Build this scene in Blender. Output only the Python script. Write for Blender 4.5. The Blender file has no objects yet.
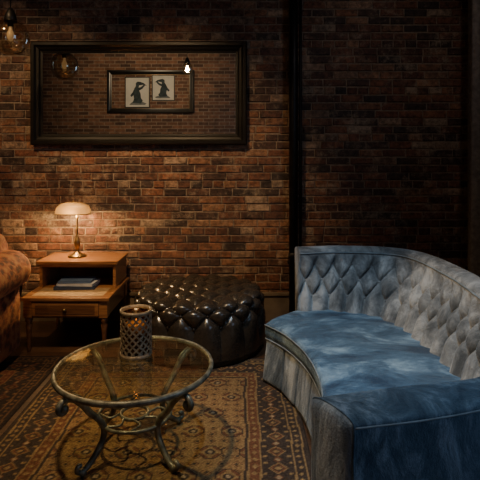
import bpy, bmesh, math, random
from math import sin, cos, pi, sqrt, log, exp, atan2
from mathutils import Vector, Matrix
random.seed(7)
C = bpy.context.scene.collection

# ---------------------------------------------------------------- helpers
def new_mat(name):
    m = bpy.data.materials.new(name); m.use_nodes = True
    nt = m.node_tree
    b = nt.nodes['Principled BSDF']
    return m, nt, b

def simple(name, col, rough=0.5, metal=0.0, noise=0.0, nscale=20, bump=0.0, sheen=0.0, emit=None, estr=0, col2=None, detail=6, coat=0.0, spec=0.5):
    m, nt, b = new_mat(name)
    b.inputs['Roughness'].default_value = rough
    b.inputs['Metallic'].default_value = metal
    b.inputs['Base Color'].default_value = (*col, 1)
    b.inputs['Sheen Weight'].default_value = sheen
    b.inputs['Coat Weight'].default_value = coat
    b.inputs['Specular IOR Level'].default_value = spec
    if emit:
        b.inputs['Emission Color'].default_value = (*emit, 1)
        b.inputs['Emission Strength'].default_value = estr
    tc = nt.nodes.new('ShaderNodeTexCoord')
    n = nt.nodes.new('ShaderNodeTexNoise')
    n.inputs['Scale'].default_value = nscale
    n.inputs['Detail'].default_value = detail
    nt.links.new(tc.outputs['Object'], n.inputs['Vector'])
    r = nt.nodes.new('ShaderNodeValToRGB')
    c2 = col2 if col2 else tuple(c*(1-noise) for c in col)
    r.color_ramp.elements[0].position = 0.35; r.color_ramp.elements[0].color = (*c2, 1)
    r.color_ramp.elements[1].position = 0.65; r.color_ramp.elements[1].color = (*col, 1)
    nt.links.new(n.outputs['Fac'], r.inputs['Fac'])
    nt.links.new(r.outputs['Color'], b.inputs['Base Color'])
    if bump:
        bp = nt.nodes.new('ShaderNodeBump'); bp.inputs['Strength'].default_value = bump
        bp.inputs['Distance'].default_value = 0.01
        nt.links.new(n.outputs['Fac'], bp.inputs['Height'])
        nt.links.new(bp.outputs['Normal'], b.inputs['Normal'])
    return m

def root(name, loc=(0, 0, 0)):
    e = bpy.data.objects.new(name, None); e.location = loc
    e.empty_display_size = 0.1
    C.objects.link(e); return e

def attach(o, p):
    if p is not None:
        o.parent = p
        o.matrix_parent_inverse = Matrix.Translation(p.location).inverted()

def mesh_obj(name, verts, faces, mat, smooth=True, parent=None):
    me = bpy.data.meshes.new(name); me.from_pydata([tuple(v) for v in verts], [], faces)
    me.update()
    bm = bmesh.new(); bm.from_mesh(me); bmesh.ops.recalc_face_normals(bm, faces=bm.faces); bm.to_mesh(me); bm.free()
    if mat: me.materials.append(mat)
    if smooth:
        for p in me.polygons: p.use_smooth = True
    o = bpy.data.objects.new(name, me); C.objects.link(o); attach(o, parent); return o

def box(name, lo, hi, mat, bevel=0.0, parent=None, seg=2):
    bm = bmesh.new(); bmesh.ops.create_cube(bm, size=1)
    s = [hi[i]-lo[i] for i in range(3)]; c = [(hi[i]+lo[i])/2 for i in range(3)]
    for v in bm.verts: v.co = Vector([v.co[i]*s[i]+c[i] for i in range(3)])
    if bevel > 0:
        bmesh.ops.bevel(bm, geom=bm.edges[:], offset=bevel, segments=seg, affect='EDGES', profile=0.7)
    me = bpy.data.meshes.new(name); bm.to_mesh(me); bm.free(); me.materials.append(mat)
    o = bpy.data.objects.new(name, me); C.objects.link(o); attach(o, parent); return o

def lathe(name, prof, loc, mat, segs=48, parent=None, smooth=True, sx=1, sy=1):
    vs = []; fs = []
    n = len(prof)
    for i in range(segs):
        a = 2*pi*i/segs
        for r, z in prof: vs.append((loc[0]+r*cos(a)*sx, loc[1]+r*sin(a)*sy, loc[2]+z))
    for i in range(segs):
        j = (i+1) % segs
        for k in range(n-1):
            fs.append((i*n+k, j*n+k, j*n+k+1, i*n+k+1))
    o = mesh_obj(name, vs, fs, mat, smooth, parent)
    bm = bmesh.new(); bm.from_mesh(o.data); bmesh.ops.remove_doubles(bm, verts=bm.verts, dist=1e-5)
    bmesh.ops.recalc_face_normals(bm, faces=bm.faces)
    bm.to_mesh(o.data); bm.free()
    return o

def cr(pts, n):
    pts = [Vector(p) for p in pts]
    P = [2*pts[0]-pts[1]]+pts+[2*pts[-1]-pts[-2]]
    out = []; m = len(pts)-1
    for i in range(n):
        t = i/(n-1)*m; k = min(int(t), m-1); f = t-k
        a, b, c, d = P[k], P[k+1], P[k+2], P[k+3]
        out.append(0.5*((2*b)+(c-a)*f+(2*a-5*b+4*c-d)*f*f+(3*b-a-3*c+d)*f**3))
    return out

def tube(name, pts, rad, mat, parent=None, seg=10, cyclic=False, taper=None):
    pts = [Vector(p) for p in pts]; n = len(pts); vs = []; fs = []
    prev = None
    for i, p in enumerate(pts):
        if cyclic: t = (pts[(i+1) % n]-pts[i-1]).normalized()
        else: t = (pts[min(i+1, n-1)]-pts[max(i-1, 0)]).normalized()
        if prev is None:
            up = Vector((0, 0, 1)) if abs(t.z) < 0.9 else Vector((1, 0, 0))
            nn = t.cross(up).normalized()
        else:
            nn = (prev-t*prev.dot(t)).normalized()
        prev = nn; bb = t.cross(nn)
        r = rad if taper is None else rad*taper(i/(n-1))
        for k in range(seg):
            a = 2*pi*k/seg
            vs.append(p+nn*cos(a)*r+bb*sin(a)*r)
    m = n if cyclic else n-1
    for i in range(m):
        j = (i+1) % n
        for k in range(seg):
            l = (k+1) % seg
            fs.append((i*seg+k, i*seg+l, j*seg+l, j*seg+k))
    if not cyclic:
        fs.append(tuple(range(seg))); fs.append(tuple((n-1)*seg+k for k in range(seg)))
    return mesh_obj(name, vs, fs, mat, True, parent)

def grid_faces(nu, nv, cu=False, cv=False):
    fs = []
    for i in range(nu if cu else nu-1):
        for j in range(nv if cv else nv-1):
            i2 = (i+1) % nu; j2 = (j+1) % nv
            fs.append((i*nv+j, i2*nv+j, i2*nv+j2, i*nv+j2))
    return fs

def spheres(name, pts, r, mat, parent, flat=0.6):
    bm = bmesh.new()
    for p in pts:
        bmesh.ops.create_uvsphere(bm, u_segments=10, v_segments=6, radius=r, matrix=Matrix.Translation(p))
    me = bpy.data.meshes.new(name); bm.to_mesh(me); bm.free(); me.materials.append(mat)
    for p in me.polygons: p.use_smooth = True
    o = bpy.data.objects.new(name, me); C.objects.link(o); attach(o, parent); return o

# ---------------------------------------------------------------- room dims
XL, XR, YB, YF, ZC = -4.6, 2.35, -1.2, 4.5, 4.0

# ---------------------------------------------------------------- materials
def brick_geo_mat():
    m, nt, b = new_mat('old_brick')
    at = nt.nodes.new('ShaderNodeAttribute'); at.attribute_name = 'rnd'
    tc = nt.nodes.new('ShaderNodeTexCoord')
    r = nt.nodes.new('ShaderNodeValToRGB')
    cols = [(0.0, (0.06, 0.042, 0.036)), (0.14, (0.12, 0.06, 0.042)), (0.4, (0.22, 0.088, 0.050)), (0.65, (0.30, 0.13, 0.068)), (0.85, (0.37, 0.20, 0.115)), (1.0, (0.42, 0.32, 0.23))]
    el = r.color_ramp.elements
    el[0].position, el[0].color = cols[0][0], (*cols[0][1], 1)
    el[1].position, el[1].color = cols[-1][0], (*cols[-1][1], 1)
    for p, c in cols[1:-1]:
        e = el.new(p); e.color = (*c, 1)
    nt.links.new(at.outputs['Fac'], r.inputs['Fac'])
    n = nt.nodes.new('ShaderNodeTexNoise'); n.inputs['Scale'].default_value = 24; n.inputs['Detail'].default_value = 8; n.inputs['Roughness'].default_value = 0.75
    nt.links.new(tc.outputs['Object'], n.inputs['Vector'])
    n2 = nt.nodes.new('ShaderNodeTexNoise'); n2.inputs['Scale'].default_value = 2.2; n2.inputs['Detail'].default_value = 7; n2.inputs['Roughness'].default_value = .7
    nt.links.new(tc.outputs['Object'], n2.inputs['Vector'])
    r2 = nt.nodes.new('ShaderNodeValToRGB'); r2.color_ramp.elements[0].position = .38; r2.color_ramp.elements[0].color = (.22, .20, .19, 1)
    r2.color_ramp.elements[1].position = .62; r2.color_ramp.elements[1].color = (1.25, 1.2, 1.15, 1)
    nt.links.new(n.outputs['Fac'], r2.inputs['Fac'])
    mx = nt.nodes.new('ShaderNodeMix'); mx.data_type = 'RGBA'; mx.blend_type = 'MULTIPLY'; mx.inputs['Factor'].default_value = 0.92
    nt.links.new(r.outputs['Color'], mx.inputs['A']); nt.links.new(r2.outputs['Color'], mx.inputs['B'])
    r3 = nt.nodes.new('ShaderNodeValToRGB'); r3.color_ramp.elements[0].position = .38; r3.color_ramp.elements[0].color = (.42, .40, .40, 1)
    r3.color_ramp.elements[1].position = .58; r3.color_ramp.elements[1].color = (1, 1, 1, 1)
    nt.links.new(n2.outputs['Fac'], r3.inputs['Fac'])
    mx2 = nt.nodes.new('ShaderNodeMix'); mx2.data_type = 'RGBA'; mx2.blend_type = 'MULTIPLY'; mx2.inputs['Factor'].default_value = 1
    nt.links.new(mx.outputs['Result'], mx2.inputs['A']); nt.links.new(r3.outputs['Color'], mx2.inputs['B'])
    n4 = nt.nodes.new('ShaderNodeTexNoise'); n4.inputs['Scale'].default_value = 5; n4.inputs['Detail'].default_value = 12; n4.inputs['Roughness'].default_value = .85
    nt.links.new(tc.outputs['Object'], n4.inputs['Vector'])
    r4 = nt.nodes.new('ShaderNodeValToRGB'); r4.color_ramp.elements[0].position = .52; r4.color_ramp.elements[0].color = (0, 0, 0, 1)
    r4.color_ramp.elements[1].position = .66; r4.color_ramp.elements[1].color = (.9, .9, .9, 1)
    nt.links.new(n4.outputs['Fac'], r4.inputs['Fac'])
    mx3 = nt.nodes.new('ShaderNodeMix'); mx3.data_type = 'RGBA'; mx3.inputs['B'].default_value = (.39, .30, .21, 1)
    nt.links.new(r4.outputs['Color'], mx3.inputs['Factor']); nt.links.new(mx2.outputs['Result'], mx3.inputs['A'])
    nt.links.new(mx3.outputs['Result'], b.inputs['Base Color'])
    b.inputs['Roughness'].default_value = 0.7
    bp = nt.nodes.new('ShaderNodeBump'); bp.inputs['Strength'].default_value = 1; bp.inputs['Distance'].default_value = .009
    nt.links.new(n.outputs['Fac'], bp.inputs['Height']); nt.links.new(bp.outputs['Normal'], b.inputs['Normal'])
    return m

def brick_tex_mat(axis):
    m, nt, b = new_mat('brick_wall_'+axis)
    tc = nt.nodes.new('ShaderNodeTexCoord')
    sp = nt.nodes.new('ShaderNodeSeparateXYZ'); cb = nt.nodes.new('ShaderNodeCombineXYZ')
    nt.links.new(tc.outputs['Object'], sp.inputs[0])
    nt.links.new(sp.outputs[axis], cb.inputs['X']); nt.links.new(sp.outputs['Z'], cb.inputs['Y'])
    br = nt.nodes.new('ShaderNodeTexBrick')
    br.inputs['Scale'].default_value = 1; br.inputs['Brick Width'].default_value = .22; br.inputs['Row Height'].default_value = .072
    br.inputs['Mortar Size'].default_value = .008; br.inputs['Mortar Smooth'].default_value = .3
    br.inputs['Color1'].default_value = (.32, .16, .095, 1); br.inputs['Color2'].default_value = (.10, .055, .04, 1)
    br.inputs['Mortar'].default_value = (.36, .28, .21, 1)
    nt.links.new(cb.outputs[0], br.inputs['Vector'])
    n = nt.nodes.new('ShaderNodeTexNoise'); n.inputs['Scale'].default_value = 12; n.inputs['Detail'].default_value = 8
    nt.links.new(tc.outputs['Object'], n.inputs['Vector'])
    mx = nt.nodes.new('ShaderNodeMix'); mx.data_type = 'RGBA'; mx.blend_type = 'OVERLAY'; mx.inputs['Factor'].default_value = .7
    nt.links.new(br.outputs['Color'], mx.inputs['A']); nt.links.new(n.outputs['Fac'], mx.inputs['B'])
    nt.links.new(mx.outputs['Result'], b.inputs['Base Color'])
    bp = nt.nodes.new('ShaderNodeBump'); bp.invert = True; bp.inputs['Strength'].default_value = .7; bp.inputs['Distance'].default_value = .01
    nt.links.new(br.outputs['Fac'], bp.inputs['Height']); nt.links.new(bp.outputs['Normal'], b.inputs['Normal'])
    b.inputs['Roughness'].default_value = .85
    return m

def floor_mat():
    m, nt, b = new_mat('dark_wood_planks')
    tc = nt.nodes.new('ShaderNodeTexCoord')
    br = nt.nodes.new('ShaderNodeTexBrick'); br.inputs['Scale'].default_value = 1
    br.inputs['Brick Width'].default_value = 1.4; br.inputs['Row Height'].default_value = .11; br.inputs['Mortar Size'].default_value = .002
    br.inputs['Color1'].default_value = (.085, .042, .022, 1); br.inputs['Color2'].default_value = (.04, .02, .011, 1); br.inputs['Mortar'].default_value = (.005, .003, .002, 1)
    nt.links.new(tc.outputs['Object'], br.inputs['Vector'])
    w = nt.nodes.new('ShaderNodeTexNoise'); w.inputs['Scale'].default_value = 6; w.inputs['Detail'].default_value = 8
    mp = nt.nodes.new('ShaderNodeMapping'); mp.inputs['Scale'].default_value = (1, 12, 1)
    nt.links.new(tc.outputs['Object'], mp.inputs[0]); nt.links.new(mp.outputs[0], w.inputs['Vector'])
    mx = nt.nodes.new('ShaderNodeMix'); mx.data_type = 'RGBA'; mx.blend_type = 'OVERLAY'; mx.inputs['Factor'].default_value = .7
    nt.links.new(br.outputs['Color'], mx.inputs['A']); nt.links.new(w.outputs['Fac'], mx.inputs['B'])
    nt.links.new(mx.outputs['Result'], b.inputs['Base Color'])
    b.inputs['Roughness'].default_value = .4
    return m

def wood_mat(name, c1, c2, rough=.35, axis=(1, 14, 14)):
    m, nt, b = new_mat(name)
    tc = nt.nodes.new('ShaderNodeTexCoord'); mp = nt.nodes.new('ShaderNodeMapping'); mp.inputs['Scale'].default_value = axis
    n = nt.nodes.new('ShaderNodeTexNoise'); n.inputs['Scale'].default_value = 5; n.inputs['Detail'].default_value = 8; n.inputs['Distortion'].default_value = .6
    nt.links.new(tc.outputs['Object'], mp.inputs[0]); nt.links.new(mp.outputs[0], n.inputs['Vector'])
    r = nt.nodes.new('ShaderNodeValToRGB'); r.color_ramp.elements[0].position = .3; r.color_ramp.elements[0].color = (*c1, 1)
    r.color_ramp.elements[1].position = .7; r.color_ramp.elements[1].color = (*c2, 1)
    nt.links.new(n.outputs['Fac'], r.inputs['Fac']); nt.links.new(r.outputs['Color'], b.inputs['Base Color'])
    b.inputs['Roughness'].default_value = rough; b.inputs['Coat Weight'].default_value = .25
    return m

def velvet(name, dark, mid, light, scale=3.0, stretch=(1, 1, .6), sheen=.6, shcol=(.55, .7, .85), pos=(.38, .5, .62)):
    m, nt, b = new_mat(name)
    tc = nt.nodes.new('ShaderNodeTexCoord'); mp = nt.nodes.new('ShaderNodeMapping'); mp.inputs['Scale'].default_value = stretch
    mp.inputs['Rotation'].default_value = (0, 0, .5)
    n = nt.nodes.new('ShaderNodeTexNoise'); n.inputs['Scale'].default_value = scale; n.inputs['Detail'].default_value = 12; n.inputs['Roughness'].default_value = .72; n.inputs['Distortion'].default_value = .5
    nt.links.new(tc.outputs['Object'], mp.inputs[0]); nt.links.new(mp.outputs[0], n.inputs['Vector'])
    r = nt.nodes.new('ShaderNodeValToRGB'); r.color_ramp.elements[0].position = pos[0]; r.color_ramp.elements[0].color = (*dark, 1)
    r.color_ramp.elements[1].position = pos[2]; r.color_ramp.elements[1].color = (*light, 1)
    em = r.color_ramp.elements.new(pos[1]); em.color = (*mid, 1)
    nt.links.new(n.outputs['Fac'], r.inputs['Fac']); nt.links.new(r.outputs['Color'], b.inputs['Base Color'])
    b.inputs['Roughness'].default_value = .65; b.inputs['Sheen Weight'].default_value = sheen
    b.inputs['Sheen Tint'].default_value = (*shcol, 1); b.inputs['Sheen Roughness'].default_value = .35
    b.inputs['Specular IOR Level'].default_value = .25
    n2 = nt.nodes.new('ShaderNodeTexNoise'); n2.inputs['Scale'].default_value = 120; n2.inputs['Detail'].default_value = 3
    nt.links.new(tc.outputs['Object'], n2.inputs['Vector'])
    ad = nt.nodes.new('ShaderNodeMath'); ad.operation = 'ADD'
    ml = nt.nodes.new('ShaderNodeMath'); ml.operation = 'MULTIPLY'; ml.inputs[1].default_value = .12
    nt.links.new(n2.outputs['Fac'], ml.inputs[0]); nt.links.new(ml.outputs[0], ad.inputs[0]); nt.links.new(n.outputs['Fac'], ad.inputs[1])
    bp = nt.nodes.new('ShaderNodeBump'); bp.inputs['Strength'].default_value = .8; bp.inputs['Distance'].default_value = .03
    nt.links.new(ad.outputs[0], bp.inputs['Height']); nt.links.new(bp.outputs['Normal'], b.inputs['Normal'])
    return m

def thin_glass(name, tint=(.95, .95, .9), f0=.04, rough=.02, gl=(1, 1, 1), edge=.9, pw_=4):
    m = bpy.data.materials.new(name); m.use_nodes = True; nt = m.node_tree; nt.nodes.clear()
    o = nt.nodes.new('ShaderNodeOutputMaterial'); mx = nt.nodes.new('ShaderNodeMixShader')
    lw = nt.nodes.new('ShaderNodeLayerWeight'); lw.inputs['Blend'].default_value = .5
    pw = nt.nodes.new('ShaderNodeMath'); pw.operation = 'POWER'; pw.inputs[1].default_value = pw_
    mr_ = nt.nodes.new('ShaderNodeMapRange'); mr_.inputs['To Min'].default_value = f0; mr_.inputs['To Max'].default_value = edge
    nt.links.new(lw.outputs['Facing'], pw.inputs[0]); nt.links.new(pw.outputs[0], mr_.inputs['Value'])
    t = nt.nodes.new('ShaderNodeBsdfTransparent'); t.inputs['Color'].default_value = (*tint, 1)
    g = nt.nodes.new('ShaderNodeBsdfGlossy'); g.inputs['Roughness'].default_value = rough; g.inputs['Color'].default_value = (*gl, 1)
    nt.links.new(mr_.outputs[0], mx.inputs[0]); nt.links.new(t.outputs[0], mx.inputs[1]); nt.links.new(g.outputs[0], mx.inputs[2])
    nt.links.new(mx.outputs[0], o.inputs['Surface']); return m

M_brick = brick_geo_mat()
M_mortar = simple('mortar', (.32, .245, .18), .95, noise=.45, nscale=30, bump=.6)
M_floor = floor_mat()
M_ceil = simple('dark_ceiling', (.10, .09, .08), .9, noise=.2, nscale=3)
M_black = simple('black_lacquer', (.012, .011, .010), .28, noise=.3, nscale=8)
M_steel = simple('black_steel', (.02, .019, .02), .45, metal=.6, noise=.4, nscale=10)
M_base = simple('baseboard_paint', (.20, .15, .10), .5, noise=.5, nscale=5)
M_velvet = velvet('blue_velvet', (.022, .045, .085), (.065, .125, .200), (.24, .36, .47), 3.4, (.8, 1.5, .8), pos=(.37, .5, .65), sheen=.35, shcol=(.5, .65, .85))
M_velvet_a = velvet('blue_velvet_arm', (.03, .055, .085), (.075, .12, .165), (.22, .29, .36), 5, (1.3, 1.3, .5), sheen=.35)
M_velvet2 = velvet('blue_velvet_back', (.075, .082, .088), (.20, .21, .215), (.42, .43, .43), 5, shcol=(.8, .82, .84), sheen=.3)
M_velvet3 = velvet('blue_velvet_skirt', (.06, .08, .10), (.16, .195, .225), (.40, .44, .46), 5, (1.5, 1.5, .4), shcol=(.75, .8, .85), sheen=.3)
M_pipe_v = simple('velvet_piping', (.20, .24, .27), .7, noise=.4, nscale=15)
M_leather = simple('black_leather', (.034, .028, .023), .25, noise=.35, nscale=60, bump=.12, coat=.3)
M_iron = simple('verdigris_iron', (.26, .26, .205), .42, metal=.5, noise=.7, nscale=25, bump=.3)
M_glass = thin_glass('tabletop_glass', (.94, .96, .87), .07, gl=(1, .97, .85))
M_oak = wood_mat('honey_wood', (.14, .055, .022), (.33, .155, .06))
M_oak_d = wood_mat('dark_honey_wood', (.06, .025, .012), (.16, .07, .03))
M_brass = simple('aged_brass', (.30, .20, .09), .35, metal=.9, noise=.4, nscale=30)
M_curtain = simple('curtain_fabric', (.24, .21, .185), .95, noise=.4, nscale=30, bump=.2)

# ---------------------------------------------------------------- walls
def build_brick_wall():
    vs = []; fs = []; rnd = []
    z = 0.0
    row = 0; H = .0625; J = .0105
    while z < ZC:
        header = (row % 6 == 5)
        L = .10 if header else .205
        x = XL - (L/2 if row % 2 else 0) - random.random()*.01
        while x < XR:
            w = L+random.uniform(-.010, .010)
            x0, x1 = max(x, XL), min(x+w, XR)
            if x1-x0 > .02:
                z0 = z+random.uniform(-.0025, .0025); z1 = min(z+H+random.uniform(-.004, .003), ZC)
                d = random.uniform(0, .007); c = .005
                y = YF-.006-d
                b = len(vs)
                j = lambda: random.uniform(-.0025, .0025)
                vs += [(x0, YF+.01, z0), (x1, YF+.01, z0), (x1, YF+.01, z1), (x0, YF+.01, z1)]
                vs += [(x0+j(), y+.005, z0+j()*.5), (x1+j(), y+.005, z0+j()*.5), (x1+j(), y+.005, z1+j()*.5), (x0+j(), y+.005, z1+j()*.5)]
                vs += [(x0+c+j(), y+j(), z0+c+j()), (x1-c+j(), y+j(), z0+c+j()), (x1-c+j(), y+j(), z1-c+j()), (x0+c+j(), y+j(), z1-c+j())]
                for q in range(4):
                    r_ = (q+1) % 4
                    fs.append((b+q, b+r_, b+4+r_, b+4+q)); fs.append((b+4+q, b+4+r_, b+8+r_, b+8+q))
                fs.append((b+8, b+9, b+10, b+11))
                v = random.random()
                v = v if random.random() < .75 else v*.4
                rnd += [v]*12
            x += w+J
        z += H+J; row += 1
    b = len(vs); vs += [(XL, YF, 0), (XR, YF, 0), (XR, YF, ZC), (XL, YF, ZC), (XL, YF+.15, 0), (XR, YF+.15, 0), (XR, YF+.15, ZC), (XL, YF+.15, ZC)]
    nb = len(fs)
    fs += [(b, b+1, b+2, b+3), (b+4, b+7, b+6, b+5), (b, b+4, b+5, b+1), (b+3, b+2, b+6, b+7), (b, b+3, b+7, b+4), (b+1, b+5, b+6, b+2)]
    rnd += [0]*8
    me = bpy.data.meshes.new('wall_back'); me.from_pydata(vs, [], fs); me.update()
    bm = bmesh.new(); bm.from_mesh(me); bmesh.ops.recalc_face_normals(bm, faces=bm.faces); bm.to_mesh(me); bm.free()
    me.materials.append(M_brick); me.materials.append(M_mortar)
    for p in me.polygons[nb:]: p.material_index = 1
    a = me.attributes.new('rnd', 'FLOAT', 'POINT'); a.data.foreach_set('value', rnd)
    o = bpy.data.objects.new('wall_back', me); C.objects.link(o)
build_brick_wall()
MbX = brick_tex_mat('X'); MbY = brick_tex_mat('Y')
box('wall_front', (XL, YB-.15, 0), (XR, YB, ZC), MbX)
box('wall_left', (XL-.15, YB-.15, 0), (XL, YF+.15, ZC), MbY)
WY0, WY1, WZ0, WZ1 = -.7, 1.3, .9, 3.0
def hollow_wall():
    bm = bmesh.new()
    for lo, hi in (((XR, YB-.15, 0), (XR+.15, WY0, ZC)), ((XR, WY1, 0), (XR+.15, YF+.15, ZC)), ((XR, WY0, 0), (XR+.15, WY1, WZ0)), ((XR, WY0, WZ1), (XR+.15, WY1, ZC))):
        r = bmesh.ops.create_cube(bm, size=1)
        for v in r['verts']: v.co = Vector([v.co[i]*(hi[i]-lo[i])+(hi[i]+lo[i])/2 for i in range(3)])
    me = bpy.data.meshes.new('wall_right'); bm.to_mesh(me); bm.free(); me.materials.append(MbY)
    o = bpy.data.objects.new('wall_right', me); C.objects.link(o)
hollow_wall()
wn = root('added_window_1', (XR+.07, (WY0+WY1)/2, (WZ0+WZ1)/2))  # unseen window added so cool fill light can enter
for nm, lo, hi in (('jamb_1', (XR+.03, WY0, WZ0), (XR+.11, WY0+.06, WZ1)), ('jamb_2', (XR+.03, WY1-.06, WZ0), (XR+.11, WY1, WZ1)), ('sill', (XR-.03, WY0, WZ0), (XR+.12, WY1, WZ0+.05)), ('head', (XR+.03, WY0, WZ1-.06), (XR+.11, WY1, WZ1)), ('mullion', (XR+.05, (WY0+WY1)/2-.02, WZ0), (XR+.09, (WY0+WY1)/2+.02, WZ1)), ('rail', (XR+.05, WY0, 1.9), (XR+.09, WY1, 1.94))):
    box(nm, lo, hi, M_black, .004, wn)
box('pane', (XR+.068, WY0+.05, WZ0+.04), (XR+.072, WY1-.05, WZ1-.05), thin_glass('added_window_glass', (.97, .98, 1), .03), 0, wn)
l = bpy.data.lights.new('cool_fill_light', 'AREA'); l.shape = 'RECTANGLE'; l.size = WY1-WY0; l.size_y = WZ1-WZ0; l.energy = 32; l.color = (.45, .68, 1)  # area lamp added as soft cool fill for arm and room
o = bpy.data.objects.new('cool_fill_light', l); o.location = (XR+.2, (WY0+WY1)/2, (WZ0+WZ1)/2); o.rotation_euler = Vector((-1, 0, 0)).to_track_quat('-Z', 'Z').to_euler()
C.objects.link(o); attach(o, wn)

box('floor', (XL-.15, YB-.15, -.1), (XR+.15, YF+.15, 0), M_floor)
box('ceiling', (XL-.15, YB-.15, ZC), (XR+.15, YF+.15, ZC+.1), M_ceil)
box('baseboard_back', (XL, YF-.04, 0), (XR, YF-.012, .24), M_base, .004)
box('trim_1', (XL, YF-.055, .24), (XR, YF-.012, .268), M_base, .006)

# ---------------------------------------------------------------- pipe
pr = root('wall_pipe', (.5, YF-.07, 0))
px = .50
lathe('pipe_main', [(0, 0), (.040, 0), (.040, ZC), (0, ZC)], (px-.01, YF-.097, 0), M_steel, 24, pr)
lathe('conduit', [(0, 0), (.014, 0), (.014, ZC), (0, ZC)], (px+.058, YF-.07, 0), M_steel, 16, pr)
for i, z in enumerate((.6, 3.5)):
    lathe('coupling_%d' % i, [(.038, 0), (.047, .004), (.047, .05), (.038, .054)], (px-.01, YF-.097, z), M_steel, 24, pr)
    box('bracket_%d' % i, (px-.06, YF-.08, z-.06), (px+.08, YF-.012, z-.035), M_steel, .004, pr)

# ---------------------------------------------------------------- framed mirror
def frame(name, x0, x1, z0, z1, y, w, depth, mat, parent, sgn=-1, prof=None):
    if prof is None:
        prof = [(0, 0), (0, depth*.75), (w*.12, depth), (w*.35, depth), (w*.5, depth*.7), (w*.7, depth*.62), (w*.82, depth*.35), (w, depth*.3), (w, 0)]
    vs = []; n = len(prof)
    for cx, cz, dx, dz in ((x0, z0, 1, 1), (x1, z0, -1, 1), (x1, z1, -1, -1), (x0, z1, 1, -1)):
        for o_, p_ in prof: vs.append((cx+dx*o_, y+sgn*p_, cz+dz*o_))
    fs = grid_faces(4, n, cu=True)
    return mesh_obj(name, vs, fs, mat, False, parent)
def W(px_, Y): return (px_-240)*Y/480
def Zz(py_, Y): return 1.5-(py_-160)*Y/480
YM = YF-.02
mr = root('wall_mirror', (W(138, YM), YM, 2.1))
mx0, mx1, mz0, mz1 = W(30, 4.43), W(247, 4.43), Zz(145, 4.43), Zz(41, 4.43)
frame('frame', mx0, mx1, mz0, mz1, YM, .105, .06, M_black, mr)
Mm, nt, b = new_mat('mirror_silver'); b.inputs['Metallic'].default_value = 1; b.inputs['Roughness'].default_value = .0
b.inputs['Base Color'].default_value = (.85, .85, .80, 1)
box('mirror_glass', (mx0+.09, YM-.016, mz0+.09), (mx1-.09, YM-.002, mz1-.09), Mm, 0, mr)

# ---------------------------------------------------------------- opposite wall mirror, its reflection modelled as brick and prints
def refl(px_, py_, yw=YB):
    D = 2*(YM-.016)-yw
    return (px_-240)*D/480, 1.5-(py_-160)*D/480
fx0, fz1 = refl(107, 70, YB+.03); fx1, fz0 = refl(194, 113, YB+.03)
pf = root('opposite_mirror', ((fx0+fx1)/2, YB+.03, (fz0+fz1)/2))
M_print = simple('print_paper', (.85, .84, .76), .8, noise=.12, nscale=5)
M_ink = simple('print_ink', (.06, .09, .10), .8, noise=.5, nscale=12)
M_ink2 = simple('print_ink_wash', (.25, .28, .27), .8, noise=.4, nscale=12)
frame('frame', fx0, fx1, fz0, fz1, YB, .10, .06, M_black, pf, sgn=1)
frame('fillet', fx0+.095, fx1-.095, fz0+.095, fz1-.095, YB, .015, .02, M_brass, pf, sgn=1)
box('reflected_brick', (fx0+.09, YB+.002, fz0+.09), (fx1-.09, YB+.010, fz1-.09), MbX, 0, pf)  # brick panel stands in for what this mirror would reflect
def poly(name, pts, y, mat, parent):
    vs = [(p[0], y, p[1]) for p in pts]+[(p[0], y+.003, p[1]) for p in pts]; n = len(pts)
    fs = [tuple(range(n)), tuple(range(2*n-1, n-1, -1))]+[(i, (i+1) % n, (i+1) % n+n, i+n) for i in range(n)]
    return mesh_obj(name, vs, fs, mat, False, parent)
for k, (a, b_, c, d) in enumerate(((126, 78, 149, 107), (153, 76, 174, 100))):
    x0, z1 = refl(a, b_); x1, z0 = refl(c, d)
    box('paper_%d' % k, (x0, YB+.012, z0), (x1, YB+.02, z1), M_print, 0, pf)
    frame('paper_frame_%d' % k, x0-.02, x1+.02, z0-.02, z1+.02, YB+.01, .025, .02, M_black, pf, sgn=1)
    w_, h_ = x1-x0, z1-z0
    # figure with a long-beaked bird head, seated pose, one arm out
    body = [(.30, .14), (.66, .12), (.74, .22), (.66, .30), (.64, .46), (.58, .56), (.72, .62), (.84, .74), (.80, .78), (.66, .68), (.56, .66), (.58, .74), (.76, .76), (.92, .72), (.78, .82), (.62, .86), (.52, .87), (.44, .82), (.44, .72), (.38, .64), (.30, .50), (.20, .40), (.24, .34), (.34, .40), (.36, .28)]
    wash = [(.16, .07), (.84, .07), (.90, .12), (.74, .17), (.62, .24), (.50, .15), (.34, .20), (.22, .13)]
    if k: body = [(1-p[0], p[1]) for p in body]; wash = [(1-p[0], p[1]) for p in wash]
    poly('wash_%d' % k, [(x0+p[0]*w_, z0+p[1]*h_) for p in wash], YB+.0205, M_ink2, pf)
    poly('figure_%d' % k, [(x0+p[0]*w_, z0+p[1]*h_) for p in body], YB+.022, M_ink, pf)

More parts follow.
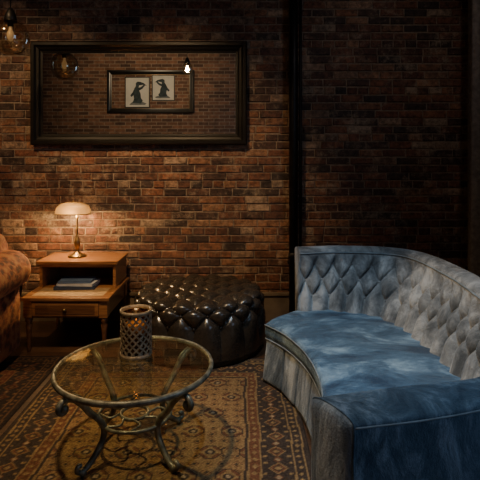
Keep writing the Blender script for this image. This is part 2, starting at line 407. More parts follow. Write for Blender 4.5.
# ---------------------------------------------------------------- pendant lamps
M_smoke = thin_glass('smoked_glass', (.90, .86, .76), .14, .03, edge=1.0, gl=(1, .92, .78), pw_=2)
M_bulb = simple('bulb_glow', (.5, .4, .25), .2, emit=(1, .55, .22), estr=.15)
M_bulb2 = simple('bulb_glow_bright', (1, .8, .5), .4, emit=(1, .74, .45), estr=220)
def pendant(loc, r, mb, watt):
    p = root('pendant_lamp', loc)
    x, y, z = loc
    prof = [(r*sin(a), -r*cos(a)) for a in [pi*i/24*.88 for i in range(25)]]
    lathe('glass_globe', prof, loc, M_smoke, 40, p)
    zt = z-r*cos(pi*.88)
    lathe('socket', [(0, .10), (.018, .10), (.03, .07), (.040, .05), (.052, -.005), (.045, -.012), (.022, -.02), (.022, -.05), (0, -.05)], (x, y, zt), M_steel, 24, p)
    lathe('bulb', [(0, -.055), (.012, -.05), (.026, -.025), (.03, 0), (.024, .02), (.014, .04), (.012, .07)], (x, y, zt-.115), mb, 20, p)
    tube('cord', [(x, y, zt+.09), (x, y, (zt+ZC)/2), (x, y, ZC-.02)], .004, M_steel, p)
    lathe('canopy', [(0, 0), (.06, 0), (.06, -.02), (.02, -.035), (0, -.035)], (x, y, ZC), M_steel, 24, p)
    if watt:
        l = bpy.data.lights.new('bulb_light', 'POINT'); l.energy = watt; l.color = (1, .66, .36); l.shadow_soft_size = .03
        lo = bpy.data.objects.new('bulb_light', l); lo.location = (x, y, zt-.125); C.objects.link(lo); attach(lo, p)
pendant((-1.85, 3.87, 2.49), .145, M_bulb, 0)
pendant((-.96, .2, 3.17), .10, M_bulb2, 34)

# ---------------------------------------------------------------- added spot rig on the unseen ceiling
tr = root('added_spot_rig', (-.5, 2.2, ZC-.03))  # unseen fixture added to brighten wall, sofa, rug and opposite wall
box('rail', (-2.6, 2.18, ZC-.035), (1.9, 2.22, ZC-.002), M_steel, .003, tr)
def spot(loc, tgt, watt, col, ang, blend, soft, k):
    loc = Vector(loc); d = (Vector(tgt)-loc).normalized()
    tube('head_%d' % k, [loc-d*.17, loc-d*.12, loc-d*.02], .05, M_steel, tr, 20)
    tube('stem_%d' % k, [loc-d*.12, Vector((loc.x, 2.2, ZC-.02))], .009, M_steel, tr)
    l = bpy.data.lights.new('spot_%d' % k, 'SPOT'); l.energy = watt; l.color = col; l.spot_size = math.radians(ang); l.spot_blend = blend; l.shadow_soft_size = soft
    o = bpy.data.objects.new('spot_%d' % k, l); o.location = loc; o.rotation_euler = d.to_track_quat('-Z', 'Y').to_euler(); C.objects.link(o); attach(o, tr)
WARM = (1, .64, .32); COOL = (.55, .78, 1)
spot((-2.3, 2.3, 3.75), (-2.0, 4.5, 1.3), 190, WARM, 60, 1, .05, 0)
spot((-.9, 2.3, 3.75), (-.6, 4.5, 1.15), 340, WARM, 54, 1, .05, 1)
spot((0.25, 1.9, 3.75), (.60, 2.85, .5), 230, COOL, 44, .9, .06, 2)
spot((-1.0, 2.1, 3.75), (-.55, 2.8, 0), 380, (1, .70, .38), 56, 1, .08, 3)
spot((-2.2, 2.1, 3.6), (1.15, 2.7, .75), 440, (1, .72, .42), 22, .8, .05, 4)
spot((1.5, 2.3, 3.75), (1.3, 4.5, 1.6), 18, (.95, .85, .85), 80, 1, .08, 5)
spot((-2.2, 2.1, 3.75), (-2.1, -1.2, 2.8), 150, (1, .74, .48), 80, 1, .08, 6)
spot((-.5, 2.0, 3.75), (.6, 1.7, .4), 90, (.6, .8, 1), 46, 1, .1, 7)

# ---------------------------------------------------------------- curtain
def curtain():
    vs = []; nu = 160; nv = 14
    for i in range(nu):
        t = i/(nu-1)
        for j in range(nv):
            z = .02+(ZC-.12)*j/(nv-1)
            a = 1-.25*j/(nv-1)
            y = 4.25-t*1.5
            x = 2.02+.055*a*sin(t*2*pi*13)+.02*sin(t*37)
            vs.append((x, y+.012*sin(t*60+z), z))
    o = mesh_obj('curtain_panel', vs, grid_faces(nu, nv), M_curtain, True, None)
    s = o.modifiers.new('s', 'SOLIDIFY'); s.thickness = .006
    return o
cu = root('curtain', (2.02, 3.5, 0)); co = curtain(); co.name = 'fabric'; attach(co, cu)
tube('rod', [(2.02, 4.4, ZC-.08), (2.02, 3.5, ZC-.08), (2.02, 2.5, ZC-.08)], .015, M_steel, cu)
for i, yy in enumerate((4.35, 2.55)):
    tube('rod_bracket_%d' % i, [(2.02, yy, ZC-.08), (2.2, yy, ZC-.08), (XR, yy, ZC-.08)], .009, M_steel, cu)

# ---------------------------------------------------------------- rugs
M_rug, nt, b = new_mat('persian_rug')
at = nt.nodes.new('ShaderNodeAttribute'); at.attribute_name = 'Col'
tc = nt.nodes.new('ShaderNodeTexCoord'); n = nt.nodes.new('ShaderNodeTexNoise'); n.inputs['Scale'].default_value = 90; n.inputs['Detail'].default_value = 6; n.inputs['Roughness'].default_value = .7
nt.links.new(tc.outputs['Object'], n.inputs['Vector'])
r = nt.nodes.new('ShaderNodeValToRGB'); r.color_ramp.elements[0].position = .36; r.color_ramp.elements[0].color = (.40, .38, .36, 1); r.color_ramp.elements[1].position = .64
nt.links.new(n.outputs['Fac'], r.inputs['Fac'])
mx = nt.nodes.new('ShaderNodeMix'); mx.data_type = 'RGBA'; mx.blend_type = 'MULTIPLY'; mx.inputs['Factor'].default_value = .85
nt.links.new(at.outputs['Color'], mx.inputs['A']); nt.links.new(r.outputs['Color'], mx.inputs['B'])
nt.links.new(mx.outputs['Result'], b.inputs['Base Color']); b.inputs['Roughness'].default_value = .95; b.inputs['Specular IOR Level'].default_value = .15
bp = nt.nodes.new('ShaderNodeBump'); bp.inputs['Strength'].default_value = .5; bp.inputs['Distance'].default_value = .004
nt.links.new(n.outputs['Fac'], bp.inputs['Height']); nt.links.new(bp.outputs['Normal'], b.inputs['Normal'])

def rug_col(x, y, hw, hh, P):
    gold, dark, red, cream, field = P
    d = min(hw-abs(x), hh-abs(y))
    s = y if (hw-abs(x)) < (hh-abs(y)) else x
    if d < .03: return dark
    if d < .04: return gold
    if d < .085:
        q = (s/.045) % 1-.5; e = (d-.0625)/.0225
        return gold if abs(q)*1.6+abs(e)*.8 < .5 else dark
    if d < .095: return gold
    if d < .25:
        q = ((s/.135) % 1-.5)*2; e = (d-.1725)/.0775
        m = abs(q)+abs(e)
        if m < .22: return gold
        if m < .38: return dark
        if m < .55: return red
        if m < .66: return gold
        if abs(abs(q)-1)+abs(e)*1.2 < .22: return cream
        if abs(abs(q)-1)+abs(e)*1.2 < .36: return red
        if abs(abs(q)-.6) < .1 and abs(abs(e)-.8) < .12: return gold
        return dark
    if d < .26: return gold
    if d < .31:
        q = (s/.055) % 1-.5; e = (d-.285)/.025
        return gold if abs(q)*2+abs(e) < .6 else red
    if d < .32: return gold
    if d < .335: return dark
    u = x/.21; v = y/.19
    row = math.floor(v+.5)
    uu = u+(.5 if row % 2 else 0)
    a = (uu+.5) % 1-.5; c = (v+.5) % 1-.5
    m = abs(a)+abs(c); oct_ = max(abs(a), abs(c), m*.72)
    if oct_ < .06: return cream
    if oct_ < .12: return dark
    if oct_ < .18: return gold
    if oct_ < .26:
        return red if (abs(a) > .05 and abs(c) > .05) else gold
    if oct_ < .29: return dark
    f1 = (u*3) % 1-.5; f2 = (v*3) % 1-.5
    if abs(f1)+abs(f2) < .18: return dark
    if abs(abs(f1)+abs(f2)-.38) < .04: return red
    return field
def rug(x0, x1, y0, y1, P, z=.008, res=.0075):
    nu = int((x1-x0)/res); nv = int((y1-y0)/res); vs = []; cols = []
    hw = (x1-x0)/2; hh = (y1-y0)/2; cx = (x0+x1)/2; cy = (y0+y1)/2
    for i in range(nu):
        x = x0+(x1-x0)*i/(nu-1)
        for j in range(nv):
            y = y0+(y1-y0)*j/(nv-1)
            edge = i in (0, nu-1) or j in (0, nv-1)
            vs.append((x, y, .001 if edge else z))
            wx = .004*sin(y*9)+.003*sin(y*23+x*5); wy = .004*sin(x*11)
            c = rug_col(x-cx+wx, y-cy+wy, hw, hh, P)
            k = .80+.20*sin(y*6+sin(y*31)*.8)*sin(x*2.2)+random.uniform(-.16, .16)
            cols += [c[0]*k, c[1]*k, c[2]*k, 1]
    me = bpy.data.meshes.new('area_rug'); me.from_pydata(vs, [], grid_faces(nu, nv)); me.update()
    a = me.color_attributes.new('Col', 'FLOAT_COLOR', 'POINT'); a.data.foreach_set('color', cols)
    me.materials.append(M_rug)
    o = bpy.data.objects.new('area_rug', me); C.objects.link(o)
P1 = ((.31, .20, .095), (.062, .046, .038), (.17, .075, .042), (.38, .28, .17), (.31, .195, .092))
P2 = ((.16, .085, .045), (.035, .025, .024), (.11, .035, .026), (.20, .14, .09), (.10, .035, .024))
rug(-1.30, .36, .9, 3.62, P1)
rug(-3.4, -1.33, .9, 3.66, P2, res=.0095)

# ---------------------------------------------------------------- ottoman
def ottoman(cx, cy, R, H):
    e = root('tufted_ottoman', (cx, cy, 0))
    prof = []
    cr_ = .09
    zb = .055
    N1 = 90
    for i in range(N1): prof.append((.002+(R-cr_-.002)*i/N1, H-.02*(i/N1)**2))
    for i in range(26):
        a = pi/2*i/25; prof.append((R-cr_+cr_*sin(a), H-.02-cr_+cr_*cos(a)))
    zs = H-.02-cr_
    for i in range(1, 50):
        t = i/49; prof.append((R+.012*sin(pi*t), zs-(zs-zb)*t))
    n = 16; nth = 544; m = len(prof)
    arc = [0]
    for k in range(1, m): arc.append(arc[-1]+sqrt((prof[k][0]-prof[k-1][0])**2+(prof[k][1]-prof[k-1][1])**2))
    arcE = R-cr_*.45
    hs = .18
    G = .20
    low = 1.0
    dpt = .048
    vs = []
    def nrm(k):
        r0, z0 = prof[max(k-1, 0)]; r1, z1 = prof[min(k+1, m-1)]
        tx, tz = r1-r0, z1-z0; l = sqrt(tx*tx+tz*tz); return abs(tz/l), abs(tx/l)
    for i in range(nth):
        th = 2*pi*i/nth; a = n*th/(2*pi)
        for k, (r_, z_) in enumerate(prof):
            x, y = r_*cos(th), r_*sin(th)
            ft = (abs(sin(pi*(x+y)/G))*abs(sin(pi*(x-y)/G)))**.45
            bb = (arc[k]-arcE)/hs
            if bb > low: fq = (abs(sin(pi*(a+low)))*abs(sin(pi*(a-low))))**.45
            elif bb < 0: fq = abs(sin(pi*a))**.9
            else: fq = (abs(sin(pi*(a+bb)))*abs(sin(pi*(a-bb))))**.45
            w_ = min(1, max(0, (arc[k]-(R-.15))/.05))
            w_ = w_*w_*(3-2*w_)
            f = ft*(1-w_)+fq*w_
            dd = dpt
            if bb > low: dd *= max(.3, 1-(bb-low)/1.4)
            nx, nz = nrm(k)
            q = dd*(f-1)
            vs.append((cx+(r_+nx*q)*cos(th), cy+(r_+nx*q)*sin(th), z_+nz*q))
    mesh_obj('cushion', vs, grid_faces(nth, m, cu=True), M_leather, True, e)
    pts = []
    for j in range(3):
        k = min(range(m), key=lambda k: abs((arc[k]-arcE)/hs-j*.5))
        r_, z_ = prof[k]; nx, nz = nrm(k); q = -dpt+.008
        for i in range(n):
            th = (i+(.5 if j % 2 else 0))*2*pi/n
            pts.append((cx+(r_+nx*q)*cos(th), cy+(r_+nx*q)*sin(th), z_+nz*q))
    for a in range(-8, 9):
        for b_ in range(-8, 9):
            x = (a+b_)*G/2; y = (a-b_)*G/2
            r_ = sqrt(x*x+y*y)
            if r_ < R-.14: pts.append((cx+x, cy+y, H-.02*(r_/(R-cr_))**2-dpt+.008))
    spheres('buttons', pts, .012, M_leather, e)
    lathe('base_ring', [(0, .0), (R-.03, 0), (R-.015, .01), (R-.015, .06), (R-.04, .075), (0, .075)], (cx, cy, .012), M_black, 64, e)
ottoman(-.33, 3.92, .53, .49)

# ---------------------------------------------------------------- curved sofa
def sofa():
    e = root('curved_sofa', (.8, 2.7, 0))
    nu = 400
    ib = cr([(.42, 3.43), (.70, 3.44), (.97, 3.27), (1.055, 2.86), (1.07, 2.38), (1.02, 2.02)], nu)
    it = cr([(.445, 3.57), (.80, 3.62), (1.18, 3.48), (1.25, 2.92), (1.21, 2.4), (1.16, 1.96)], nu)
    s = [0]
    for i in range(1, nu): s.append(s[-1]+((ib[i]+it[i])/2-(ib[i-1]+it[i-1])/2).length)
    nor = []
    for i in range(nu):
        t = (it[min(i+2, nu-1)]-it[max(i-2, 0)]).normalized()
        nor.append(Vector((-t.y, t.x)))
    z0, z1 = .38, .795
    w, h = .128, .215; zb = .50
    top = 1.0
    nin = 84
    def inner(i, z):
        f = (z-z0)/(z1-z0); f2 = f**1.2
        return ib[i].lerp(it[i], f2)
    DEP = .074
    def surf(i, z):
        a = s[i]/w; bb = (z-zb)/h
        bc = min(max(bb, 0), top)
        f = (abs(sin(pi*(a+bc)))*abs(sin(pi*(a-bc))))**.42
        fade = min(1, (s[i])/.03+.3, (s[-1]-s[i])/.03+.3)
        dep = DEP
        if bb < 0: dep *= max(.5, 1+bb*.8)
        if bb > top: dep *= max(0.0, 1-(bb-top)/.33)
        p = inner(i, z)
        return p+nor[i]*(dep*(1-f)*fade)
    vs = []; nv = 0
    th = .15
    for i in range(nu):
        col = []
        for k in range(nin):
            z = z0+(z1-z0)*k/(nin-1); p = surf(i, z); col.append((p.x, p.y, z))
        p = it[i]
        for k in range(1, 15):
            a = pi*k/14; c = p+nor[i]*(th/2)
            q = c-nor[i]*cos(a)*(th/2+.010*sin(a)); col.append((q.x, q.y, z1+sin(a)*.045))
        ob = p+nor[i]*th
        for z in (.7, .5, .3, .15, .04):
            q = ob-nor[i]*(.03*(z1-z)); col.append((q.x, q.y, z))
        q = ib[i]+nor[i]*.075; col.append((q.x, q.y, .04)); col.append((q.x, q.y, .36))
        nv = len(col); vs += col
    fs = grid_faces(nu, nv, cv=True)
    fs.append(tuple(range(nv))); fs.append(tuple((nu-1)*nv+k for k in range(nv)))
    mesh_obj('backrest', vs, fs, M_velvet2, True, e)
    tube('back_piping', [(it[i].x-nor[i].x*.003, it[i].y-nor[i].y*.003, z1+.008) for i in range(0, nu, 2)], .005, M_pipe_v, e)
    pts = []
    for j in range(3):
        bb = j*.5; z = zb+bb*h
        k = 0
        while True:
            a = k+(.5 if j % 2 else 0); ss = a*w
            if ss > s[-1]-.03: break
            if ss > .03:
                i = min(range(nu), key=lambda q: abs(s[q]-ss)); p = inner(i, z)+nor[i]*(DEP-.009)
                pts.append((p.x, p.y, z))
            k += 1
    spheres('back_buttons', pts, .010, M_velvet2, e)
    F = cr([(.19, 3.27), (.315, 3.06), (.405, 2.76), (.43, 2.42), (.39, 2.12), (.33, 1.93)], nu)
    sF = [0]
    for i in range(1, nu): sF.append(sF[-1]+(F[i]-F[i-1]).length)
    fn = []
    for i in range(nu):
        t = (F[min(i+1, nu-1)]-F[max(i-1, 0)]).normalized(); fn.append(Vector((t.y, -t.x)))
    if fn[nu//2].x > 0: fn = [-v for v in fn]
    vs = []; vs2 = []; pip = []; pip2 = []
    for i in range(nu):
        t = i/(nu-1)
        B = ib[i]+nor[i]*.065; A = F[i]
        col = []
        ed = min(1, t/.04, (1-t)/.03); ed = sqrt(max(0, 1-(1-ed)**2))
        for k in range(30):
            f = k/29; p = B.lerp(A, f)
            z = .402+(.020*sin(pi*min(1, f*1.0))**.7)*(.4+.6*ed)+.003*sin(t*40+f*9)
            col.append((p.x, p.y, z-.012*(1-ed)))
        for k in range(1, 10):
            a = pi/2*k/9; p = A+fn[i]*(.022*sin(a)); col.append((p.x, p.y, .380+.022*cos(a)-.012*(1-ed)))
        p = A+fn[i]*.024; col.append((p.x, p.y, .33))
        p = A+fn[i]*.016; col.append((p.x, p.y, .292))
        p = A-fn[i]*.02; col.append((p.x, p.y, .288))
        p = B; col.append((p.x, p.y, .288))
        n1 = len(col); vs += col
        q = A+fn[i]*.026; pip.append((q.x, q.y, .383))
        q = A+fn[i]*.020; pip2.append((q.x, q.y, .290))
        col = []
        for k in range(14):
            f = k/13; z = .295-.28*f
            c_ = (sF[i]/.21) % 1; seam = exp(-((min(c_, 1-c_)*.21)/.007)**2)
            p = A+fn[i]*(.014+.035*f-.010*seam+.003*sin(sF[i]*17+f*2)); col.append((p.x, p.y, z))
        p = A-fn[i]*.02; col.append((p.x, p.y, .015))
        p = B; col.append((p.x, p.y, .015)); col.append((p.x, p.y, .29)); p = A-fn[i]*.02; col.append((p.x, p.y, .295))
        n2 = len(col); vs2 += col
    fs = grid_faces(nu, n1, cv=True); fs.append(tuple(range(n1))); fs.append(tuple((nu-1)*n1+k for k in range(n1)))
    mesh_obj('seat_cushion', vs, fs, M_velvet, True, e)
    fs = grid_faces(nu, n2, cv=True); fs.append(tuple(range(n2))); fs.append(tuple((nu-1)*n2+k for k in range(n2)))
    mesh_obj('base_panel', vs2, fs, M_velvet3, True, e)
    tube('seat_piping', pip[::2], .004, M_pipe_v, e); tube('base_piping', pip2[::2], .004, M_pipe_v, e)
    # near arm
    m = 60
    Fr = cr([(.395, 1.66), (.66, 1.715), (.91, 1.79), (1.14, 1.90), (1.27, 2.03)], m)
    Rr = cr([(.285, 1.84), (.60, 1.92), (.93, 1.99), (1.06, 2.05), (1.13, 2.14)], m)
    vs = []; pipf = []
    for i in range(m):
        a, b_ = Fr[i], Rr[i]; u = (b_-a); L = u.length; u = u/L
        t = i/(m-1); up = .0+.10*max(0, (t-.6)/.4)**1.5
        col = []
        for z, o_ in ((.015, -.03), (.10, -.018), (.25, -.006), (.45, 0), (.54, -.004)):
            q = a+u*o_; col.append((q.x, q.y, z))
        pq = a+u*(-.004); pipf.append((pq.x, pq.y, .572+up))
        for k in range(0, 17):
            an = pi*k/16
            q = (a+b_)/2-u*cos(an)*(L/2+.004); col.append((q.x, q.y, .577+up+.030*sin(an)**.8))
        for z in (.50, .40, .25, .015):
            col.append((b_.x, b_.y, z))
        nn = len(col); vs += col
    fs = grid_faces(m, nn, cv=True)
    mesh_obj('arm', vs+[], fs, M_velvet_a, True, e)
    for idx, nm in ((0, 'arm_front_panel'), (m-1, 'arm_end')):
        ring = [Vector(v) for v in vs[idx*nn:(idx+1)*nn]]
        c = sum(ring, Vector())/nn
        out = (Vector((Fr[0].x-Fr[3].x, Fr[0].y-Fr[3].y, 0)).normalized()) if idx == 0 else Vector((0, 0, 0))
        pv = list(ring); fs = []
        for sc, o_ in [(.97, .010), (.90, .020), (.75, .026), (.5, .028)]:
            pv += [c+(v-c)*sc+out*o_ for v in ring]
        for q in range(4):
            for k in range(nn):
                l = (k+1) % nn
                fs.append((q*nn+k, q*nn+l, (q+1)*nn+l, (q+1)*nn+k))
        fs.append(tuple(4*nn+k for k in range(nn)))
        mesh_obj(nm, pv, fs, M_velvet3, True, e)
        if idx == 0:
            tube('arm_panel_piping', [v+out*.003 for v in ring], .004, M_velvet_a, e, 8, cyclic=True)
    tube('arm_piping', pipf, .004, M_pipe_v, e)
    return e
sofa()

# ---------------------------------------------------------------- coffee table
def coffee_table(cx, cy):
    e = root('glass_coffee_table', (cx, cy, 0))
    R = .395; zt = .44
    lathe('rim', [(R-.012, zt-.020), (R+.002, zt-.024), (R+.010, zt-.016), (R+.012, zt-.006), (R+.008, zt+.004), (R-.004, zt+.006), (R-.008, zt-.002), (R-.012, zt-.004), (R-.012, zt-.020)], (cx, cy, 0), M_iron, 96, e)
    lathe('glass_top', [(0, zt-.003), (R-.03, zt-.003), (R-.008, zt-.003), (R-.008, zt+.004), (R-.03, zt+.007), (0, zt+.007)], (cx, cy, 0), M_glass, 96, e, smooth=False)
    prof = [(.380, .352), (.390, .340), (.406, .338), (.420, .350), (.422, .370), (.408, .388), (.384, .395), (.350, .385), (.305, .345), (.260, .285), (.212, .235), (.185, .185), (.190, .130), (.225, .080), (.262, .045), (.290, .028), (.315, .028), (.330, .040), (.324, .058), (.308, .058)]
    for q in range(4):
        a = pi/4+q*pi/2+.07
        pts = cr([(cx+r_*cos(a), cy+r_*sin(a), z+.006) for r_, z in prof], 90)
        tube('leg_%d' % q, pts, .0135, M_iron, e, 10, taper=lambda t: .75+.45*sin(pi*min(1, max(0, t))))
        pr2 = [(.375, .418), (.345, .408), (.318, .392), (.302, .368), (.312, .352), (.328, .360), (.322, .376)]
        tube('scroll_%d' % q, cr([(cx+r_*cos(a), cy+r_*sin(a), z) for r_, z in pr2], 36), .007, M_iron, e, 8)
        spheres('foot_%d' % q, [(cx+.30*cos(a), cy+.30*sin(a), .028)], .0185, M_iron, e)
        spheres('knob_%d' % q, [(cx+.393*cos(a), cy+.393*sin(a), .362)], .02, M_iron, e)
    for nm, r_, z in (('stretcher_ring', .185, .19), ('inner_ring', .07, .19)):
        tube(nm, [(cx+r_*cos(2*pi*i/64), cy+r_*sin(2*pi*i/64), z) for i in range(64)], .009, M_iron, e, 8, cyclic=True)
    for q in range(8):
        a = q*pi/4+.07
        mid = .127
        sg = .35
        pts = cr([(cx+.07*cos(a), cy+.07*sin(a), .19), (cx+mid*cos(a+sg), cy+mid*sin(a+sg), .19), (cx+.182*cos(a), cy+.182*sin(a), .19)], 16)
        tube('stretcher_scroll_%d' % q, pts, .006, M_iron, e, 8)
coffee_table(-.545, 2.49)

# ---------------------------------------------------------------- candle holder
def candle(cx, cy, z0):
    e = root('candle_holder', (cx, cy, z0))
    R = .082; H = .245
    M_lat = simple('pewter_lattice', (.30, .235, .165), .45, metal=.25, noise=.5, nscale=40)
    M_in = thin_glass('amber_glass', (.38, .22, .10), .05, .1)
    M_wax = simple('candle_wax', (.55, .40, .24), .5, noise=.1)
    M_flame = simple('flame', (1, .6, .2), .5, emit=(1, .55, .18), estr=2.5)
    lathe('inner_glass', [(R-.006, .004), (R-.006, H-.006)], (cx, cy, z0), M_in, 48, e)
    for nm, z, hh in (('rim_base', .009, .009), ('rim_top', H-.009, .009)):
        lathe(nm, [(R-.008, z-hh), (R+.004, z-hh), (R+.004, z+hh), (R-.008, z+hh), (R-.008, z-hh)], (cx, cy, z0), M_lat, 48, e)
    lathe('base_plate', [(0, 0), (R, 0), (R, .004), (0, .004)], (cx, cy, z0), M_lat, 48, e)
    bm_v = []; bm_f = []
    N = 14; S = 26; turns = .42
    for sgn in (1, -1):
        for q in range(N):
            base = len(bm_v)
            for i in range(S+1):
                t = i/S; a = 2*pi*q/N+sgn*t*turns*2*pi; z = z0+.01+t*(H-.02)
                wv = .0060
                for dz, rr in ((-wv, R-.003), (wv, R-.003), (wv, R+.002), (-wv, R+.002)):
                    bm_v.append((cx+rr*cos(a), cy+rr*sin(a), z+dz))
            for i in range(S):
                for k in range(4):
                    l = (k+1) % 4
                    bm_f.append((base+i*4+k, base+i*4+l, base+(i+1)*4+l, base+(i+1)*4+k))
    mesh_obj('lattice', bm_v, bm_f, M_lat, False, e)
    lathe('candle', [(0, .005), (.060, .005), (.060, .165), (.054, .172), (0, .160)], (cx, cy, z0), M_wax, 32, e)
    tube('wick', [(cx, cy, z0+.158), (cx+.001, cy, z0+.168), (cx+.003, cy, z0+.175)], .0015, M_steel, e, 6)
    lathe('flame', [(0, 0), (.004, .005), (.0045, .010), (.002, .020), (0, .024)], (cx, cy, z0+.170), M_flame, 16, e)
    l = bpy.data.lights.new('flame_light', 'POINT'); l.energy = .12; l.color = (1, .56, .22); l.shadow_soft_size = .012
    o = bpy.data.objects.new('flame_light', l); o.location = (cx, cy, z0+.205); C.objects.link(o); attach(o, e)
candle(-.563, 2.60, .448)

# ---------------------------------------------------------------- step end table
def end_table():
    x0, x1, y0, y1 = -1.69, -1.03, 3.73, 4.40
    ym = 4.02
    e = root('step_end_table', ((x0+x1)/2, (y0+y1)/2, 0))
    box('lower_top', (x0-.015, y0-.015, .405), (x1+.015, y1, .43), M_oak, .006, e)
    box('leather_inlay', (x0+.05, y0+.04, .4295), (x1-.05, ym-.01, .432), simple('tooled_leather', (.40, .27, .14), .4, noise=.4, nscale=30), .0005, e)
    box('apron', (x0+.01, y0+.01, .27), (x1-.01, y1-.005, .405), M_oak_d, .003, e)
    box('drawer_front', (x0+.07, y0-.004, .285), (x1-.07, y0+.012, .392), M_oak, .006, e)
    box('drawer_moulding', (x0+.10, y0-.008, .305), (x1-.10, y0-.003, .372), M_oak_d, .002, e)
    lathe('drawer_knob', [(0, -.012), (.012, -.01), (.015, 0), (.010, .010), (0, .013)], ((x0+x1)/2, y0-.018, .338), M_brass, 16, e)
    legp = [(0, 0), (.014, 0), (.017, .02), (.014, .05), (.020, .16), (.026, .21), (.018, .225), (.028, .24), (.028, .27), (0, .27)]
    k = 0
    for xx in (x0+.035, x1-.035):
        for yy in (y0+.035, y1-.04):
            lathe('leg_%d' % k, legp, (xx, yy, 0), M_oak_d, 20, e)
            box('leg_block_%d' % k, (xx-.033, yy-.033, .27), (xx+.033, yy+.033, .405), M_oak, .003, e); k += 1
    box('upper_side_left', (x0+.01, ym, .43), (x0+.035, y1, .63), M_oak, .003, e)
    box('upper_side_right', (x1-.035, ym, .43), (x1-.01, y1, .63), M_oak, .003, e)
    box('upper_back', (x0+.03, y1-.02, .43), (x1-.03, y1-.002, .63), M_oak_d, .001, e)
    box('upper_rail', (x0+.03, ym, .602), (x1-.03, ym+.02, .632), M_oak, .002, e)
    box('upper_top', (x0-.01, ym-.025, .63), (x1+.01, y1+.005, .655), M_oak, .008, e)
    return e
end_table()

# books
bk = root('book_stack', (-1.37, 4.0, .43))
def book(k, cx, cy, z, w, d, h, ang, cov):
    M_page = simple('page_paper_%d' % k, (.55, .52, .45), .9, noise=.3, nscale=80)
    parts = [box('pages_%d' % k, (-w/2+.006, -d/2+.006, .004), (w/2-.006, d/2-.006, h-.004), M_page, 0, None),
             box('cover_top_%d' % k, (-w/2, -d/2, h-.004), (w/2, d/2, h), cov, .001, None),
             box('cover_bottom_%d' % k, (-w/2, -d/2, 0), (w/2, d/2, .004), cov, .001, None),
             box('spine_%d' % k, (-w/2, -d/2, 0), (w/2, -d/2+.005, h), cov, .001, None)]
    for p in parts:
        p.data.transform(Matrix.Translation((cx, cy, z)) @ Matrix.Rotation(ang, 4, 'Z')); attach(p, bk)
Mb1 = simple('book_blue', (.08, .13, .24), .5, noise=.3); Mb2 = simple('book_white', (.50, .53, .56), .5, noise=.2); Mb3 = simple('book_navy', (.03, .05, .10), .5, noise=.3)
book(0, -1.37, 4.05, .433, .33, .22, .024, .05, Mb3)
book(1, -1.36, 4.055, .457, .30, .20, .020, -.06, Mb2)
book(2, -1.375, 4.06, .477, .27, .18, .018, .03, Mb1)

# ---------------------------------------------------------------- table lamp (banker style)
def lamp():
    x, y, z = -1.425, 4.20, .656
    e = root('table_lamp', (x, y, z))
    lathe('base', [(0, 0), (.075, 0), (.078, .008), (.07, .016), (.045, .022), (.03, .034), (.016, .045), (.011, .06), (.016, .075), (.024, .10), (.026, .13), (.018, .16), (.010, .18), (.009, .23), (.014, .24), (.009, .25), (.008, .33), (.013, .345), (.007, .36), (.006, .40), (0, .40)], (x, y, z), M_brass, 32, e)
    sz = z+.375; sx = x-.035
    tube('shade_arm', cr([(x, y, z+.34), (x-.01, y, z+.40), (x-.02, y, z+.445), (sx, y, z+.47)], 20), .006, M_brass, e)
    vs = []; nu = 64; nv = 20
    for i in range(nu):
        th = 2*pi*i/nu
        for j in range(nv):
            ph = pi/2*j/(nv-1)
            c, s_ = cos(th), sin(th)
            ex = .62
            rx = .150*(abs(c)**ex)*(1 if c > 0 else -1); ry = .085*(abs(s_)**ex)*(1 if s_ > 0 else -1)
            k = cos(ph)**.6
            vs.append((sx+rx*k, y+ry*k, sz+.10*sin(ph)**.9 + 0))
    m, nt, b = new_mat('shade_glass')
    b.inputs['Base Color'].default_value = (.38, .28, .16, 1); b.inputs['Roughness'].default_value = .2; b.inputs['Coat Weight'].default_value = .5
    tl = nt.nodes.new('ShaderNodeBsdfTranslucent'); tl.inputs['Color'].default_value = (.95, .62, .28, 1)
    ms = nt.nodes.new('ShaderNodeMixShader'); ms.inputs[0].default_value = .035
    out = nt.nodes['Material Output']
    nt.links.new(b.outputs[0], ms.inputs[1]); nt.links.new(tl.outputs[0], ms.inputs[2]); nt.links.new(ms.outputs[0], out.inputs['Surface'])
    mesh_obj('shade', vs, grid_faces(nu, nv, cu=True), m, True, e)
    tube('shade_rim', [(sx+.150*(abs(cos(2*pi*i/64))**.62)*(1 if cos(2*pi*i/64) > 0 else -1), y+.085*(abs(sin(2*pi*i/64))**.62)*(1 if sin(2*pi*i/64) > 0 else -1), sz) for i in range(64)], .004, M_brass, e, 8, cyclic=True)
    spheres('finial', [(sx, y, sz+.108)], .010, M_brass, e)
    tube('bulb', [(sx-.06, y-.02, sz+.03), (sx, y-.02, sz+.03), (sx+.05, y-.02, sz+.03)], .013, simple('lamp_bulb', (1, .8, .5), .4, emit=(1, .62, .28), estr=14), e)
    l = bpy.data.lights.new('lamp_light', 'POINT'); l.energy = 30; l.color = (1, .62, .27); l.shadow_soft_size = .03
    o = bpy.data.objects.new('lamp_light', l); o.location = (sx, y-.02, sz+.004); C.objects.link(o); attach(o, e)
lamp()

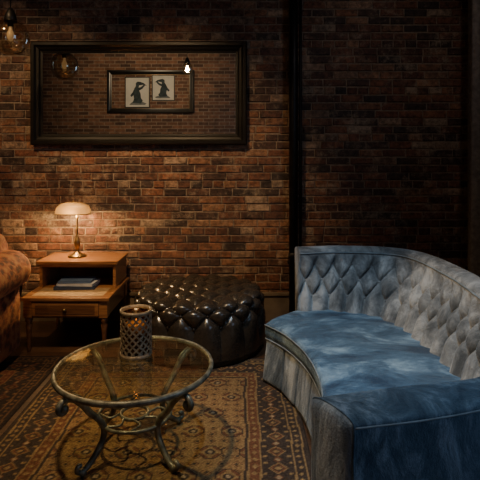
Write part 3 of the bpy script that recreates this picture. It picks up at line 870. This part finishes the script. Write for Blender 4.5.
# ---------------------------------------------------------------- armchair on the left
def armchair():
    m, nt, b = new_mat('paisley_chenille')
    tc = nt.nodes.new('ShaderNodeTexCoord')
    v = nt.nodes.new('ShaderNodeTexVoronoi'); v.inputs['Scale'].default_value = 16
    n = nt.nodes.new('ShaderNodeTexNoise'); n.inputs['Scale'].default_value = 22; n.inputs['Detail'].default_value = 6; n.inputs['Distortion'].default_value = 1.5
    nt.links.new(tc.outputs['Object'], n.inputs['Vector']); nt.links.new(tc.outputs['Object'], v.inputs['Vector'])
    mm = nt.nodes.new('ShaderNodeMath'); mm.operation = 'MULTIPLY'
    nt.links.new(v.outputs['Distance'], mm.inputs[0]); nt.links.new(n.outputs['Fac'], mm.inputs[1])
    r = nt.nodes.new('ShaderNodeValToRGB'); r.color_ramp.elements[0].position = .12; r.color_ramp.elements[0].color = (.06, .014, .008, 1)
    r.color_ramp.elements[1].position = .36; r.color_ramp.elements[1].color = (.40, .17, .055, 1)
    e2 = r.color_ramp.elements.new(.22); e2.color = (.26, .06, .022, 1)
    nt.links.new(mm.outputs[0], r.inputs['Fac']); nt.links.new(r.outputs['Color'], b.inputs['Base Color'])
    b.inputs['Roughness'].default_value = .8; b.inputs['Sheen Weight'].default_value = .25; b.inputs['Sheen Tint'].default_value = (1, .5, .25, 1)
    bp = nt.nodes.new('ShaderNodeBump'); bp.inputs['Strength'].default_value = .5; bp.inputs['Distance'].default_value = .01
    nt.links.new(n.outputs['Fac'], bp.inputs['Height']); nt.links.new(bp.outputs['Normal'], b.inputs['Normal'])
    xr = -1.66; xl = -2.56; yf = 2.80; yb = 3.64
    e = root('upholstered_armchair', ((xr+xl)/2, (yf+yb)/2, 0))
    def arm(nm, xo, sg):
        sec = [(-.20, .10), (-.20, .60), (-.215, .66), (-.20, .74)]
        for k in range(15):
            a = pi*.95-(pi*1.35)*k/14
            sec.append((-.07+.155*cos(a), .68+.15*sin(a)))
        sec += [(.0, .55), (.0, .40), (.0, .10)]
        ys = [(yf, .93), (yf+.012, .98), (yf+.04, 1)]+[(yf+.04+(yb-yf-.08)*i/14, 1) for i in range(1, 14)]+[(yb-.04, 1), (yb-.012, .98), (yb, .93)]
        vs = []; m_ = len(sec)
        for yy, sc in ys:
            drop = -.02*((yy-yb)/(yf-yb))
            for sx_, sz_ in sec:
                cx_, cz_ = -.09, .45
                vs.append((xo+sg*(cx_+(sx_-cx_)*sc), yy, cz_+(sz_-cz_)*sc+drop))
        fs = grid_faces(len(ys), m_, cv=True); fs.append(tuple(range(m_))); fs.append(tuple((len(ys)-1)*m_+k for k in range(m_)))
        mesh_obj(nm, vs, fs, m, True, e)
    arm('arm_right', xr, 1); arm('arm_left', xl, -1)
    box('seat_base', (xl+.18, yf+.04, .10), (xr-.18, yb-.1, .34), m, .03, e, 4)
    box('seat_cushion', (xl+.205, yf+.02, .34), (xr-.205, yb-.2, .50), m, .05, e, 5)
    sec = [(0, .10), (-.02, .55), (-.03, .80)]
    for k in range(13):
        a = -.1*pi+ (pi*1.15)*k/12
        sec.append((.09-.125*cos(a)*1.0, .84+.125*sin(a)))
    sec += [(.19, .60), (.18, .10)]
    vs = []; xs = [(xl+.03, .9), (xl+.05, .98), (xl+.09, 1)]+[(xl+.09+(xr-xl-.24)*i/10, 1) for i in range(1, 10)]+[(xr-.15, 1), (xr-.115, .98), (xr-.095, .9)]
    m_ = len(sec)
    for xx, sc in xs:
        for sy_, sz_ in sec:
            vs.append((xx, yb-.20+.08+(sy_-.08)*sc, .5+(sz_-.5)*sc))
    fs = grid_faces(len(xs), m_, cv=True); fs.append(tuple(range(m_))); fs.append(tuple((len(xs)-1)*m_+k for k in range(m_)))
    mesh_obj('back', vs, fs, m, True, e)
    k = 0
    for xx in (xl+.06, xr-.08):
        for yy in (yf+.07, yb-.08):
            lathe('foot_%d' % k, [(0, .009), (.022, .009), (.03, .04), (.035, .10), (0, .11)], (xx, yy, 0), M_oak_d, 16, e); k += 1
armchair()

# ---------------------------------------------------------------- world and camera
w = bpy.data.worlds.new('World'); bpy.context.scene.world = w; w.use_nodes = True
w.node_tree.nodes['Background'].inputs[0].default_value = (.3, .4, .6, 1); w.node_tree.nodes['Background'].inputs[1].default_value = .1
cam = bpy.data.cameras.new('camera'); cam.lens = 36; cam.sensor_width = 36; cam.shift_y = -80/480; cam.clip_start = .05
co_ = bpy.data.objects.new('camera', cam); co_.location = (0, 0, 1.5); co_.rotation_euler = (pi/2, 0, 0); C.objects.link(co_)
bpy.context.scene.camera = co_
